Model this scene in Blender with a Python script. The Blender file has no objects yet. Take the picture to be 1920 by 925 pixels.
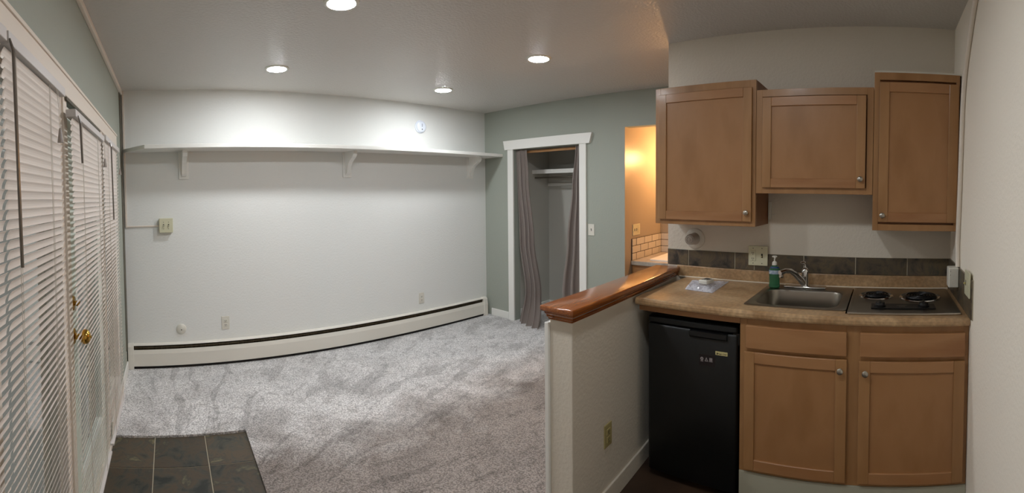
import bpy, bmesh, math, random
from math import sin, cos, pi, atan, radians
from mathutils import Matrix, Vector

random.seed(7)
S = bpy.context.scene
COL = S.collection

# ------------------------------------------------------------------ camera
F = 830.39; Y0 = 387.9; TH = 0.776; PITCH = 0.0317; ROLL = -0.0087; HC = 1.55
W_, H_ = 1920.0, 925.0
cam_d = bpy.data.cameras.new('camera')
cam_d.type = 'PANO'
cam_d.panorama_type = 'CENTRAL_CYLINDRICAL'
cam_d.central_cylindrical_range_u_min = -W_ / 2 / F
cam_d.central_cylindrical_range_u_max = W_ / 2 / F
cam_d.central_cylindrical_range_v_min = -(H_ - Y0) / F
cam_d.central_cylindrical_range_v_max = Y0 / F
cam_d.central_cylindrical_radius = 1.0
cam_d.clip_start = 0.01
cam = bpy.data.objects.new('camera', cam_d); COL.objects.link(cam)
_r = Vector((cos(TH), -sin(TH), 0)); _f = Vector((sin(TH), cos(TH), 0)); _u = Vector((0, 0, 1))
f2 = _f * cos(PITCH) - _u * sin(PITCH); u2 = _u * cos(PITCH) + _f * sin(PITCH)
r3 = _r * cos(ROLL) + u2 * sin(ROLL); u3 = u2 * cos(ROLL) - _r * sin(ROLL)
M = Matrix((r3, u3, -f2)).transposed().to_4x4()
M.translation = Vector((0, 0, HC))
cam.matrix_world = M
S.camera = cam

# ------------------------------------------------------------------ world, exposure
w = bpy.data.worlds.new('dusk'); S.world = w; w.use_nodes = True
w.node_tree.nodes['Background'].inputs[0].default_value = (0.43, 0.42, 0.39, 1)
w.node_tree.nodes['Background'].inputs[1].default_value = 0.5
S.view_settings.view_transform = 'Standard'
S.view_settings.look = 'None'
S.view_settings.gamma = 1.0
S.view_settings.use_curve_mapping = False
S.view_settings.exposure = 0.0
LAMP_STRENGTH = 245.0
LAMP_COLOR = (0.93, 0.97, 1.0)
WARM_STRENGTH = 210.0
WARM_COLOR = (1.0, 0.52, 0.20)
S.cycles.max_bounces = 10
S.cycles.diffuse_bounces = 6
S.cycles.glossy_bounces = 4
S.cycles.transmission_bounces = 8
S.cycles.transparent_max_bounces = 12
S.cycles.sample_clamp_indirect = 6
S.cycles.use_denoising = True

# ------------------------------------------------------------------ frames
K = 2.678; KR = -0.0469; L = 0.413; ZC = 2.5534; RW = 0.532
KIT = Matrix.Translation((K, 0, 0)) @ Matrix.Rotation(KR, 4, 'Z') @ Matrix.Translation((-K, 0, 0))
BACK = Matrix.Translation((0, 4.0721, 0)) @ Matrix.Rotation(atan(0.0462), 4, 'Z')     # x along wall, -y into the room
GREEN = Matrix.Translation((3.6996, 4.1414, 0)) @ Matrix.Rotation(atan(0.0548), 4, 'Z')  # y along wall (decreasing = towards camera), -x into room
WORLD = Matrix.Identity(4)
HW = KIT @ Matrix.Translation((1.40, 1.163, 0)) @ Matrix.Rotation(0.0975, 4, 'Z')        # half wall, x along, y across

# ------------------------------------------------------------------ materials
def lin(c):
    return tuple(((v / 255) / 12.92 if v / 255 <= 0.04045 else ((v / 255 + 0.055) / 1.055) ** 2.4) for v in c) + (1.0,)

def mat(name, col, rough=0.6, metal=0.0, bump=None, bump_s=0.1, bump_d=0.002, var=None, var_scale=5.0, stretch=None,
        detail=3.0, coat=0.0, trans=0.0, ior=1.45, spec=0.5, alpha=1.0, sheen=0.0):
    m = bpy.data.materials.new(name); m.use_nodes = True
    nt = m.node_tree; N = nt.nodes; b = N['Principled BSDF']
    b.inputs['Base Color'].default_value = lin(col)
    b.inputs['Roughness'].default_value = rough
    b.inputs['Metallic'].default_value = metal
    b.inputs['Coat Weight'].default_value = coat
    b.inputs['Coat Roughness'].default_value = 0.15
    b.inputs['Transmission Weight'].default_value = trans
    b.inputs['IOR'].default_value = ior
    b.inputs['Specular IOR Level'].default_value = spec
    b.inputs['Alpha'].default_value = alpha
    b.inputs['Sheen Weight'].default_value = sheen
    tc = N.new('ShaderNodeTexCoord'); mp = N.new('ShaderNodeMapping')
    nt.links.new(tc.outputs['Object'], mp.inputs[0])
    if stretch: mp.inputs['Scale'].default_value = stretch
    if var:
        nz = N.new('ShaderNodeTexNoise'); nz.inputs['Scale'].default_value = var_scale; nz.inputs['Detail'].default_value = detail
        nt.links.new(mp.outputs[0], nz.inputs['Vector'])
        cr = N.new('ShaderNodeValToRGB')
        cols = [lin(c) for c in var]
        el = cr.color_ramp.elements
        el[0].position = 0.32; el[0].color = cols[0]; el[1].position = 0.68; el[1].color = cols[-1]
        for i, c in enumerate(cols[1:-1]):
            e = el.new(0.32 + 0.36 * (i + 1) / (len(cols) - 1)); e.color = c
        nt.links.new(nz.outputs['Fac'], cr.inputs[0]); nt.links.new(cr.outputs[0], b.inputs['Base Color'])
    if bump:
        n2 = N.new('ShaderNodeTexNoise'); n2.inputs['Scale'].default_value = bump; n2.inputs['Detail'].default_value = 3
        nt.links.new((tc.outputs['Object'] if not stretch else mp.outputs[0]), n2.inputs['Vector'])
        bp = N.new('ShaderNodeBump'); bp.inputs['Strength'].default_value = bump_s; bp.inputs['Distance'].default_value = bump_d
        nt.links.new(n2.outputs['Fac'], bp.inputs['Height']); nt.links.new(bp.outputs[0], b.inputs['Normal'])
    return m

def emis(name, col, strength):
    m = bpy.data.materials.new(name); m.use_nodes = True
    b = m.node_tree.nodes['Principled BSDF']
    b.inputs['Base Color'].default_value = (0.9, 0.9, 0.9, 1)
    b.inputs['Emission Color'].default_value = (*col, 1)
    b.inputs['Emission Strength'].default_value = strength
    return m

m_wall = mat('offwhite_plaster', (224, 225, 222), 0.75, bump=60, bump_s=0.45, bump_d=0.004)
m_wall2 = mat('kitchen_plaster', (214, 206, 192), 0.7, bump=60, bump_s=0.45, bump_d=0.004)
m_ceil = mat('ceiling_plaster', (202, 198, 193), 0.36, bump=60, bump_s=0.8, bump_d=0.006)
m_near = mat('near_wall_plaster', (246, 238, 224), 0.75, bump=60, bump_s=0.45, bump_d=0.004)
m_green = mat('sage_plaster', (157, 162, 152), 0.7, bump=60, bump_s=0.35, bump_d=0.003)
m_closet = mat('closet_paint', (192, 190, 182), 0.8)
m_white = mat('white_trim_paint', (232, 231, 226), 0.4)
m_cream = mat('cream_trim_paint', (224, 214, 202), 0.45)
m_heater = mat('heater_enamel', (222, 218, 208), 0.35)
m_dark = mat('dark_gap', (26, 23, 20), 0.8)
m_fin = mat('heater_fins', (92, 82, 66), 0.4, metal=0.6, var=[(60, 52, 40), (120, 108, 88)], var_scale=3, stretch=(160, 1, 1))
m_slat = mat('blind_slats', (238, 231, 225), 0.4)
m_rail = mat('blind_rail', (205, 200, 198), 0.35)
m_cord = mat('blind_cord', (205, 200, 190), 0.8)
m_wand = mat('blind_wand', (120, 113, 105), 0.25, trans=0.3)
m_tassel = mat('tassel_plastic', (150, 142, 136), 0.4)
m_door = mat('door_paint', (226, 232, 222), 0.35)
m_brass = mat('brass', (190, 150, 70), 0.16, metal=1.0)
m_chrome = mat('chrome', (215, 215, 215), 0.08, metal=1.0)
m_steel = mat('brushed_steel', (150, 144, 134), 0.28, metal=1.0, bump=300, bump_s=0.04, bump_d=0.001)
m_steel_l = mat('steel_edge', (190, 186, 178), 0.3, metal=1.0)
m_nickel = mat('satin_nickel', (170, 165, 155), 0.3, metal=1.0)
m_maple = mat('maple', (160, 114, 74), 0.38, var=[(144, 103, 62), (162, 120, 78), (152, 111, 70)], var_scale=2.2, stretch=(3, 3, 0.6), detail=6, coat=0.15, bump=30, bump_s=0.03)
m_maple_p = mat('maple_panel', (156, 112, 70), 0.42, var=[(148, 105, 64), (160, 116, 75), (155, 111, 70)], var_scale=2.6, stretch=(2.2, 2.2, 0.9), detail=8, coat=0.1)
m_maple_h = mat('maple_horizontal', (160, 114, 74), 0.38, var=[(146, 100, 62), (164, 120, 80), (156, 110, 70)], var_scale=2.2, stretch=(3, 0.6, 3), detail=6, coat=0.15)
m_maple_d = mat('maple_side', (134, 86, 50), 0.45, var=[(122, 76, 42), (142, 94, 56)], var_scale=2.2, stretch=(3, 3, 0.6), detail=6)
m_oak = mat('stained_oak', (140, 76, 30), 0.16, var=[(104, 52, 18), (150, 84, 34), (132, 70, 26), (166, 98, 44)], var_scale=5, stretch=(0.7, 9, 9), detail=9, coat=0.6, bump=14, bump_s=0.05, spec=0.6)
m_fridge = mat('fridge_black', (12, 13, 13), 0.45, bump=400, bump_s=0.08, bump_d=0.001)
m_blk = mat('black_plastic', (14, 14, 15), 0.3)
m_coil = mat('coil_black', (22, 22, 24), 0.3, metal=0.5)
m_ivory = mat('ivory_plastic', (205, 202, 174), 0.35)
m_ivory_d = mat('ivory_aged_plastic', (168, 156, 108), 0.4)
m_wplast = mat('white_plastic', (214, 211, 200), 0.35)
m_bluewhite = mat('detector_white', (222, 228, 240), 0.35)
m_outlet = mat('outlet_slots', (28, 26, 22), 0.6)
m_curt = mat('taupe_fabric', (172, 160, 153), 0.9, bump=500, bump_s=0.15, bump_d=0.001, sheen=0.3)
m_dowel = mat('wood_dowel', (186, 140, 96), 0.5, var=[(172, 124, 80), (196, 150, 104)], var_scale=3, stretch=(8, 1, 8))
m_grout = mat('pale_grout', (168, 158, 138), 0.85)
m_caulk = mat('caulk', (214, 202, 182), 0.5)
m_floor_k = mat('dark_vinyl', (62, 46, 36), 0.45, var=[(50, 36, 28), (76, 58, 44)], var_scale=4)
m_subway = mat('subway_glaze', (204, 198, 188), 0.15)
m_sgrout = mat('subway_grout', (70, 58, 46), 0.8)
m_ntop = mat('nook_top', (170, 162, 150), 0.4, var=[(154, 146, 134), (184, 176, 164)], var_scale=14)
m_glass = mat('window_glass', (235, 240, 238), 0.02, trans=1.0, ior=1.45)
m_diff = emis('lamp_diffuser', LAMP_COLOR, LAMP_STRENGTH)
m_warm = emis('warm_bulb', WARM_COLOR, WARM_STRENGTH)
m_paper = mat('pale_sticker', (196, 184, 130), 0.5)
m_ink = mat('dark_ink', (40, 34, 24), 0.6)
m_iconw = mat('icon_print', (150, 142, 142), 0.5)
m_maroon = mat('label_ground', (30, 22, 23), 0.4)
m_trimdark = mat('trim_joint_and_shade', (96, 92, 80), 0.8)

def slate(name, sc, seed, cols):
    """mottled slate: each tile (one island of the mesh) gets its own tone"""
    m = bpy.data.materials.new(name); m.use_nodes = True
    nt = m.node_tree; N = nt.nodes; b = N['Principled BSDF']; ln = nt.links.new
    tc = N.new('ShaderNodeTexCoord'); geo = N.new('ShaderNodeNewGeometry')
    comb = N.new('ShaderNodeVectorMath'); comb.operation = 'ADD'
    sc3 = N.new('ShaderNodeVectorMath'); sc3.operation = 'SCALE'; sc3.inputs[0].default_value = (seed, 17, 5)
    ln(geo.outputs['Random Per Island'], sc3.inputs['Scale'])
    ln(tc.outputs['Object'], comb.inputs[0]); ln(sc3.outputs[0], comb.inputs[1])
    n1 = N.new('ShaderNodeTexNoise'); n1.inputs['Scale'].default_value = sc; n1.inputs['Detail'].default_value = 8; n1.inputs['Roughness'].default_value = 0.65
    n1.inputs['Distortion'].default_value = 0.6
    ln(comb.outputs[0], n1.inputs['Vector'])
    cr = N.new('ShaderNodeValToRGB'); el = cr.color_ramp.elements
    el[0].position = 0.36; el[0].color = lin(cols[0]); el[1].position = 0.66; el[1].color = lin(cols[-1])
    for i, c in enumerate(cols[1:-1]):
        e = el.new(0.36 + 0.30 * (i + 1) / (len(cols) - 1)); e.color = lin(c)
    ln(n1.outputs['Fac'], cr.inputs[0])
    mx = N.new('ShaderNodeHueSaturation')
    mr = N.new('ShaderNodeMapRange'); mr.inputs['To Min'].default_value = 0.75; mr.inputs['To Max'].default_value = 1.25
    ln(geo.outputs['Random Per Island'], mr.inputs[0]); ln(mr.outputs[0], mx.inputs['Value'])
    ln(cr.outputs[0], mx.inputs['Color']); ln(mx.outputs[0], b.inputs['Base Color'])
    b.inputs['Roughness'].default_value = 0.42
    bp = N.new('ShaderNodeBump'); bp.inputs['Strength'].default_value = 0.5; bp.inputs['Distance'].default_value = 0.003
    ln(n1.outputs['Fac'], bp.inputs['Height']); ln(bp.outputs[0], b.inputs['Normal'])
    return m
m_slate = slate('entry_slate', 7, 31, [(26, 30, 28), (58, 58, 50), (76, 62, 46), (54, 52, 44), (108, 100, 74)])
m_slate_k = slate('backsplash_slate', 9, 53, [(42, 40, 36), (80, 70, 58), (98, 84, 62), (64, 64, 58)])

def counter_mat():
    m = bpy.data.materials.new('laminate_stone'); m.use_nodes = True
    nt = m.node_tree; N = nt.nodes; b = N['Principled BSDF']; ln = nt.links.new
    tc = N.new('ShaderNodeTexCoord')
    n1 = N.new('ShaderNodeTexNoise'); n1.inputs['Scale'].default_value = 7; n1.inputs['Detail'].default_value = 6
    n2 = N.new('ShaderNodeTexNoise'); n2.inputs['Scale'].default_value = 55; n2.inputs['Detail'].default_value = 3
    for n in (n1, n2): ln(tc.outputs['Object'], n.inputs['Vector'])
    c1 = N.new('ShaderNodeValToRGB'); c1.color_ramp.elements[0].position = .35; c1.color_ramp.elements[1].position = .68
    c1.color_ramp.elements[0].color = lin((158, 124, 88)); c1.color_ramp.elements[1].color = lin((186, 156, 120))
    c2 = N.new('ShaderNodeValToRGB'); c2.color_ramp.elements[0].position = .38; c2.color_ramp.elements[1].position = .66
    c2.color_ramp.elements[0].color = (0.80, 0.79, 0.76, 1); c2.color_ramp.elements[1].color = (1.1, 1.08, 1.05, 1)
    ln(n1.outputs['Fac'], c1.inputs[0]); ln(n2.outputs['Fac'], c2.inputs[0])
    mx = N.new('ShaderNodeMix'); mx.data_type = 'RGBA'; mx.blend_type = 'MULTIPLY'; mx.inputs[0].default_value = 1
    ln(c1.outputs[0], mx.inputs[6]); ln(c2.outputs[0], mx.inputs[7]); ln(mx.outputs[2], b.inputs['Base Color'])
    b.inputs['Roughness'].default_value = 0.3
    return m
m_counter = counter_mat()

def carpet_mat():
    m = bpy.data.materials.new('grey_beige_carpet'); m.use_nodes = True
    nt = m.node_tree; N = nt.nodes; b = N['Principled BSDF']; ln = nt.links.new
    tc = N.new('ShaderNodeTexCoord')
    def noise(scale, detail=3, vec=None, rough=0.5, dist=0.0):
        n = N.new('ShaderNodeTexNoise'); n.inputs['Scale'].default_value = scale; n.inputs['Detail'].default_value = detail
        n.inputs['Roughness'].default_value = rough; n.inputs['Distortion'].default_value = dist
        ln(vec or tc.outputs['Object'], n.inputs['Vector']); return n
    def ramp(src, p0, p1, c0, c1):
        r = N.new('ShaderNodeValToRGB'); e = r.color_ramp.elements
        e[0].position = p0; e[1].position = p1; e[0].color = (c0, c0, c0, 1); e[1].color = (c1, c1, c1, 1)
        ln(src, r.inputs[0]); return r
    def mul(a, c):
        x = N.new('ShaderNodeMix'); x.data_type = 'RGBA'; x.blend_type = 'MULTIPLY'; x.inputs[0].default_value = 1
        ln(a, x.inputs[6]); ln(c, x.inputs[7]); return x.outputs[2]
    # nap brushed one way or the other: vacuum strokes fanning out from where the person stood, and foot-sized dents
    sx_ = N.new('ShaderNodeVectorMath'); sx_.operation = 'SUBTRACT'; sx_.inputs[1].default_value = (0.17, 2.1, 0)
    ln(tc.outputs['Object'], sx_.inputs[0])
    wob = noise(1.7, 2); wv = N.new('ShaderNodeVectorMath'); wv.operation = 'SCALE'; wv.inputs['Scale'].default_value = 0.22
    ln(wob.outputs['Color'], wv.inputs[0])
    sw = N.new('ShaderNodeVectorMath'); sw.operation = 'ADD'; ln(sx_.outputs[0], sw.inputs[0]); ln(wv.outputs[0], sw.inputs[1])
    sp0 = N.new('ShaderNodeSeparateXYZ'); ln(sw.outputs[0], sp0.inputs[0])
    at = N.new('ShaderNodeMath'); at.operation = 'ARCTAN2'; ln(sp0.outputs['Y'], at.inputs[0]); ln(sp0.outputs['X'], at.inputs[1])
    am = N.new('ShaderNodeMath'); am.operation = 'MULTIPLY'; am.inputs[1].default_value = 9.0; ln(at.outputs[0], am.inputs[0])
    le = N.new('ShaderNodeVectorMath'); le.operation = 'LENGTH'; ln(sx_.outputs[0], le.inputs[0])
    cb = N.new('ShaderNodeCombineXYZ'); ln(am.outputs[0], cb.inputs[0]); ln(le.outputs['Value'], cb.inputs[1])
    st = noise(1.5, 4, cb.outputs[0], 0.6, 0.15)
    r1 = ramp(st.outputs['Fac'], 0.405, 0.455, 0.74, 1.0)
    pa = noise(2.6, 6, None, 0.62, 0.8)
    r2 = ramp(pa.outputs['Fac'], 0.36, 0.58, 0.84, 1.05)
    pb = noise(8, 6, None, 0.62, 1.2)
    r2b = ramp(pb.outputs['Fac'], 0.36, 0.44, 0.76, 1.0)
    fi = noise(120, 2); r3_ = ramp(fi.outputs['Fac'], 0.40, 0.60, 0.60, 1.28)
    base = N.new('ShaderNodeRGB'); base.outputs[0].default_value = lin((210, 208, 208))
    c = mul(base.outputs[0], r1.outputs[0]); c = mul(c, r2.outputs[0]); c = mul(c, r2b.outputs[0]); c = mul(c, r3_.outputs[0])
    # near pile darker and browner: dim foreground tone painted in, along with brushed nap
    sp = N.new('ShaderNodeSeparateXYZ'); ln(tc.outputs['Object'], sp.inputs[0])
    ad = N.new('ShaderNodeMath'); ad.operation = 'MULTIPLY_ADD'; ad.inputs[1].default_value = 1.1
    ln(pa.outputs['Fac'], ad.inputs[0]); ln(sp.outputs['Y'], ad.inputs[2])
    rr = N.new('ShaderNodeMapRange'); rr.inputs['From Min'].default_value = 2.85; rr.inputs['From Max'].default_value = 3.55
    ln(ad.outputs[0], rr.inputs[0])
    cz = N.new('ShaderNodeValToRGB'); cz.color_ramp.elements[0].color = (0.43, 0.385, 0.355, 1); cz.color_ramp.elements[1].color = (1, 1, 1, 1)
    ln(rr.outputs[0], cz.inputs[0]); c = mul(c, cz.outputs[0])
    ln(c, b.inputs['Base Color'])
    b.inputs['Roughness'].default_value = 1.0; b.inputs['Specular IOR Level'].default_value = 0.1
    b.inputs['Sheen Weight'].default_value = 0.6; b.inputs['Sheen Roughness'].default_value = 0.35
    bp = N.new('ShaderNodeBump'); bp.inputs['Strength'].default_value = 0.8; bp.inputs['Distance'].default_value = 0.008
    ln(fi.outputs['Fac'], bp.inputs['Height']); ln(bp.outputs[0], b.inputs['Normal'])
    return m
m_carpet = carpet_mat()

# ------------------------------------------------------------------ mesh helpers
def B(): return bmesh.new()

def box(bm, x0, x1, y0, y1, z0, z1, bev=0.0, seg=2):
    if x0 > x1: x0, x1 = x1, x0
    if y0 > y1: y0, y1 = y1, y0
    if z0 > z1: z0, z1 = z1, z0
    vs = [bm.verts.new(p) for p in ((x0,y0,z0),(x1,y0,z0),(x1,y1,z0),(x0,y1,z0),(x0,y0,z1),(x1,y0,z1),(x1,y1,z1),(x0,y1,z1))]
    fs = [bm.faces.new([vs[i] for i in f]) for f in ((3,2,1,0),(4,5,6,7),(0,1,5,4),(1,2,6,5),(2,3,7,6),(3,0,4,7))]
    if bev > 0:
        es = list({e for f in fs for e in f.edges})
        bmesh.ops.bevel(bm, geom=es, offset=min(bev, 0.49 * min(x1-x0, y1-y0, z1-z0)), segments=seg, affect='EDGES', profile=0.5)
    return bm

def prism(bm, poly, axis, a, b):
    """closed polygon (2D) extruded along an axis 'x','y' or 'z' from a to b"""
    def P(u, v, t):
        return {'x': (t, u, v), 'y': (u, t, v), 'z': (u, v, t)}[axis]
    A = [bm.verts.new(P(u, v, a)) for u, v in poly]; C = [bm.verts.new(P(u, v, b)) for u, v in poly]
    n = len(poly)
    fs = [bm.faces.new(A[::-1]), bm.faces.new(C)]
    for i in range(n): fs.append(bm.faces.new((A[i], A[(i+1) % n], C[(i+1) % n], C[i])))
    bmesh.ops.recalc_face_normals(bm, faces=fs)
    return bm

def lathe(bm, prof, o=(0,0,0), axis='z', seg=32, cap=True):
    """profile [(r, t)] spun about axis through o, t measured along the axis"""
    rings = []
    for r, t in prof:
        ring = []
        for i in range(seg):
            a = 2*pi*i/seg; c, s_ = r*cos(a), r*sin(a)
            p = {'z': (c, s_, t), 'x': (t, c, s_), 'y': (c, t, s_)}[axis]
            ring.append(bm.verts.new((p[0]+o[0], p[1]+o[1], p[2]+o[2])))
        rings.append(ring)
    fs = []
    for a, b in zip(rings, rings[1:]):
        for i in range(seg): fs.append(bm.faces.new((a[i], a[(i+1) % seg], b[(i+1) % seg], b[i])))
    if cap: fs.append(bm.faces.new(rings[0][::-1])); fs.append(bm.faces.new(rings[-1]))
    bmesh.ops.recalc_face_normals(bm, faces=fs)
    return bm

def tube(bm, pts, r, seg=10, closed=False):
    pts = [Vector(p) for p in pts]; n = len(pts); rings = []
    up = None
    for i, p in enumerate(pts):
        if closed: d = pts[(i+1) % n] - pts[i-1]
        else: d = pts[min(i+1, n-1)] - pts[max(i-1, 0)]
        d.normalize()
        if up is None:
            up = Vector((0,0,1)) if abs(d.z) < 0.9 else Vector((1,0,0))
        u = (up - d * up.dot(d)).normalized(); v = d.cross(u); up = u
        rr = r[i] if isinstance(r, (list, tuple)) else r
        rings.append([bm.verts.new(p + (u*cos(2*pi*k/seg) + v*sin(2*pi*k/seg)) * rr) for k in range(seg)])
    fs = []
    rng = list(zip(rings, rings[1:])) + ([(rings[-1], rings[0])] if closed else [])
    for a, b in rng:
        for k in range(seg): fs.append(bm.faces.new((a[k], a[(k+1) % seg], b[(k+1) % seg], b[k])))
    if not closed: fs.append(bm.faces.new(rings[0][::-1])); fs.append(bm.faces.new(rings[-1]))
    bmesh.ops.recalc_face_normals(bm, faces=fs)
    return bm

class T:
    """a thing: an Empty at its base; parts are meshes parented to it, all shapes given in the frame's coordinates"""
    def __init__(self, name, label, cat, frame, base, group=None):
        self.base = Vector(base); self.frame = frame
        o = bpy.data.objects.new(name, None); COL.objects.link(o); o.empty_display_size = 0.05
        o.matrix_world = frame @ Matrix.Translation(self.base)
        o['label'] = label; o['category'] = cat
        if group: o['group'] = group
        self.o = o
    def part(self, name, bm, m, parent=None, smooth=False, label=None):
        o = mesh_obj(name, bm, m, self.base, smooth)
        o.parent = parent or self.o
        if label: o['label'] = label
        return o

def mesh_obj(name, bm, m, base, smooth=False):
    bmesh.ops.translate(bm, verts=bm.verts, vec=-Vector(base))
    me = bpy.data.meshes.new(name); bm.to_mesh(me); bm.free()
    ms = m if isinstance(m, (list, tuple)) else [m]
    for x in ms: me.materials.append(x)
    if smooth:
        me.polygons.foreach_set('use_smooth', [True]*len(me.polygons))
        try: me.set_sharp_from_angle(angle=radians(40))
        except Exception: pass
    o = bpy.data.objects.new(name, me); COL.objects.link(o)
    return o

def single(name, bm, m, frame, base, label, cat, group=None, smooth=False):
    o = mesh_obj(name, bm, m, base, smooth)
    o.matrix_world = frame @ Matrix.Translation(Vector(base))
    o['label'] = label; o['category'] = cat
    if group: o['group'] = group
    return o

def struct(name, bm, m, frame=WORLD, parent=None, base=(0,0,0), smooth=False):
    o = mesh_obj(name, bm, m, base, smooth)
    if parent: o.parent = parent
    else:
        o.matrix_world = frame @ Matrix.Translation(Vector(base)); o['kind'] = 'structure'
    return o

def copy_tree(o, parent=None):
    c = o.copy(); COL.objects.link(c)
    if parent: c.parent = parent
    for ch in list(o.children): copy_tree(ch, c)
    return c

def text_bm(txt, size, extrude=0.0003):
    cu = bpy.data.curves.new('lettering', 'FONT'); cu.body = txt; cu.size = size; cu.extrude = extrude
    cu.align_x = 'CENTER'; cu.align_y = 'CENTER'; cu.resolution_u = 2
    o = bpy.data.objects.new('lettering', cu); COL.objects.link(o)
    bpy.context.view_layer.update()
    me = bpy.data.meshes.new_from_object(o.evaluated_get(bpy.context.evaluated_depsgraph_get()))
    bm = bmesh.new(); bm.from_mesh(me)
    bpy.data.objects.remove(o); bpy.data.meshes.remove(me); bpy.data.curves.remove(cu)
    return bm

# ================================================================== SETTING
# ceiling and floor
bm = B(); box(bm, -1.0, 4.6, -1.0, 4.8, ZC, ZC + 0.1); struct('ceiling', bm, m_ceil)
# carpet with an opening for the entry slate, and the kitchen vinyl
bm = B()
TX = 0.466; TY = 2.862
h0 = HW @ Vector((0.04, 0, 0)); h1 = HW @ Vector((1.27, 0, 0))
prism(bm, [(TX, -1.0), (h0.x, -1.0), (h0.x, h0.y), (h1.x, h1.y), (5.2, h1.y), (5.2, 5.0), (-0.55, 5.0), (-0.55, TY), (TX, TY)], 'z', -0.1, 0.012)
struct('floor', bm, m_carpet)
bm = B(); box(bm, -0.55, TX, -1.0, TY, -0.1, -0.004); struct('floor', bm, m_grout)
bm = B()
yy = [TY - 0.328 * i for i in range(9)]
xx = [-0.74, -0.43, -0.128, 0.195, 0.466]
xx[0] = -0.45
for i in range(len(yy) - 1):
    for a, b in ((-0.45, -0.131), (-0.125, 0.192), (0.198, TX)):
        box(bm, a, b, yy[i+1] + 0.003, yy[i] - 0.003, -0.012, 0.0, 0.002, 1)
struct('floor', bm, m_slate)
bm = B(); prism(bm, [(h0.x + .001, -1.3), (5.0, -1.3), (5.0, h1.y - .001), (h1.x, h1.y - .001), (h0.x + .001, h0.y - .001)], 'z', -0.1, 0.0); struct('floor', bm, m_floor_k)

# back wall (frame BACK: x along, room at y<0)
bm = B(); box(bm, -0.6, 3.80, 0.0, 0.12, 0, ZC); struct('wall_back', bm, m_wall, BACK)

# green wall with closet and nook openings (frame GREEN: y = -s)
bm = B()
C0, C1, CZ = 0.388, 1.335, 2.058
N0, N1, NZ = 1.863, 2.95, 2.20
for s0, s1, z0, z1 in ((-0.102, C0, 0, ZC), (C0, C1, CZ, ZC), (C1, N0, 0, ZC), (N0, N1, NZ, ZC), (N1, 5.0, 0, ZC)):
    box(bm, 0.0, 0.10, -s1, -s0, z0, z1)
bmesh.ops.remove_doubles(bm, verts=bm.verts, dist=0.0005)
struct('wall_right', bm, m_green, GREEN)
# warm-cream reveal of the nook opening is the same paint as the nook
# closet shell
bm = B()
ci0, ci1 = 0.372, 1.62
box(bm, 0.70, 0.76, -ci1 - .06, -ci0 + .06, 0, 2.5)
box(bm, 0.10, 0.70, -ci0, -ci0 + 0.06, 0, 2.5)
box(bm, 0.10, 0.70, -ci1 - 0.06, -ci1, 0, 2.5)
box(bm, 0.10, 0.76, -ci1 - .06, -ci0 + .06, 2.5, 2.56)
struct('wall_closet', bm, m_closet, GREEN)
bm = B(); box(bm, 0.10, 0.70, -ci0 - 0.014, -ci0, 0.012, 0.13, 0.003); box(bm, 0.686, 0.70, -ci1, -ci0 - 0.014, 0.012, 0.13, 0.003)
struct('baseboard_closet', bm, m_white, GREEN)
# nook shell: side wall, far wall, ceiling
bm = B()
NX = 0.91
box(bm, 0.10, NX, -N0, -N0 + 0.06, 0, 2.36); box(bm, 0.0, 0.10, -N0 - 0.004, -N0, 0.012, NZ)
m_nook = mat('nook_paint', (166, 155, 140), 0.35, bump=60, bump_s=0.2, bump_d=0.003)
struct('wall_nook_side', bm, m_nook, GREEN); bm = B()
box(bm, NX + .0005, NX + 0.08, -N1 - 0.06, -N0 + 0.06, 0, 2.36); struct('wall_nook_back', bm, m_nook, GREEN); bm = B()
box(bm, 0.10, NX, -N1 - 0.07, -N1 - .01, 0, 2.36)
struct('wall_nook_near', bm, m_nook, GREEN)
bm = B(); box(bm, 0.10, NX + .08, -N1 - 0.06, -N0 + 0.06, 2.30, 2.36); struct('ceiling', bm, m_nook, GREEN)

# kitchen wall and the near wall (frame KIT)
bm = B(); box(bm, K, K + 0.12, -RW - 0.1, 1.297, 0, ZC); struct('wall_kitchen', bm, m_wall2, KIT)
bm = B(); box(bm, -0.75, K, -RW - 0.12, -RW, 0, ZC); box(bm, K+.12, 5.0, -RW - 0.12, -RW, 0, ZC); struct('wall_near', bm, m_near, KIT)

# left wall with glazed openings (world frame, wall face at x=-L)
bm = B()
OY = ((-0.35, 1.71), (1.77, 2.66), (2.74, 3.42))      # fixed light, door, narrow fixed light
HZ = 1.985
xa, xb = -L - 0.12, -L
box(bm, xa, xb, -1.0, OY[0][0], 0, ZC)
box(bm, xa, xb, OY[0][1], OY[1][0], 0, HZ)
box(bm, xa, xb, OY[1][1], OY[2][0], 0, HZ)
box(bm, xa, xb, OY[2][1], 4.2, 0, HZ)
box(bm, xa, xb, OY[0][0], 4.2, HZ, ZC)
box(bm, xa, xb, OY[0][0], OY[0][1], 0, 0.10)
box(bm, xa, xb, OY[2][0], OY[2][1], 0, 0.10)
struct('wall_left', bm, m_green)
# windows: frame with glass as its child
for n, (a, b) in ((1, OY[0]), (2, OY[2])):
    bm = B()
    x0, x1 = -L - 0.07, -L + 0.004
    box(bm, x0, x1, a, a + 0.06, 0.1, HZ, .003); box(bm, x0, x1, b - 0.06, b, 0.1, HZ, .003)
    box(bm, x0, x1, a + .06, b - .06, 0.1, 0.2, .003); box(bm, x0, x1, a + .06, b - .06, HZ - 0.07, HZ, .003)
    if n == 1: box(bm, x0, x1, 0.93, 1.0, 0.2, HZ - .07, .003)
    fr = struct('window_%d' % n, bm, m_cream)
    bm = B(); box(bm, -L - 0.04, -L - 0.034, a + .05, b - .05, 0.19, HZ - .06); struct('window_glass', bm, m_glass, parent=fr)
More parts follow.
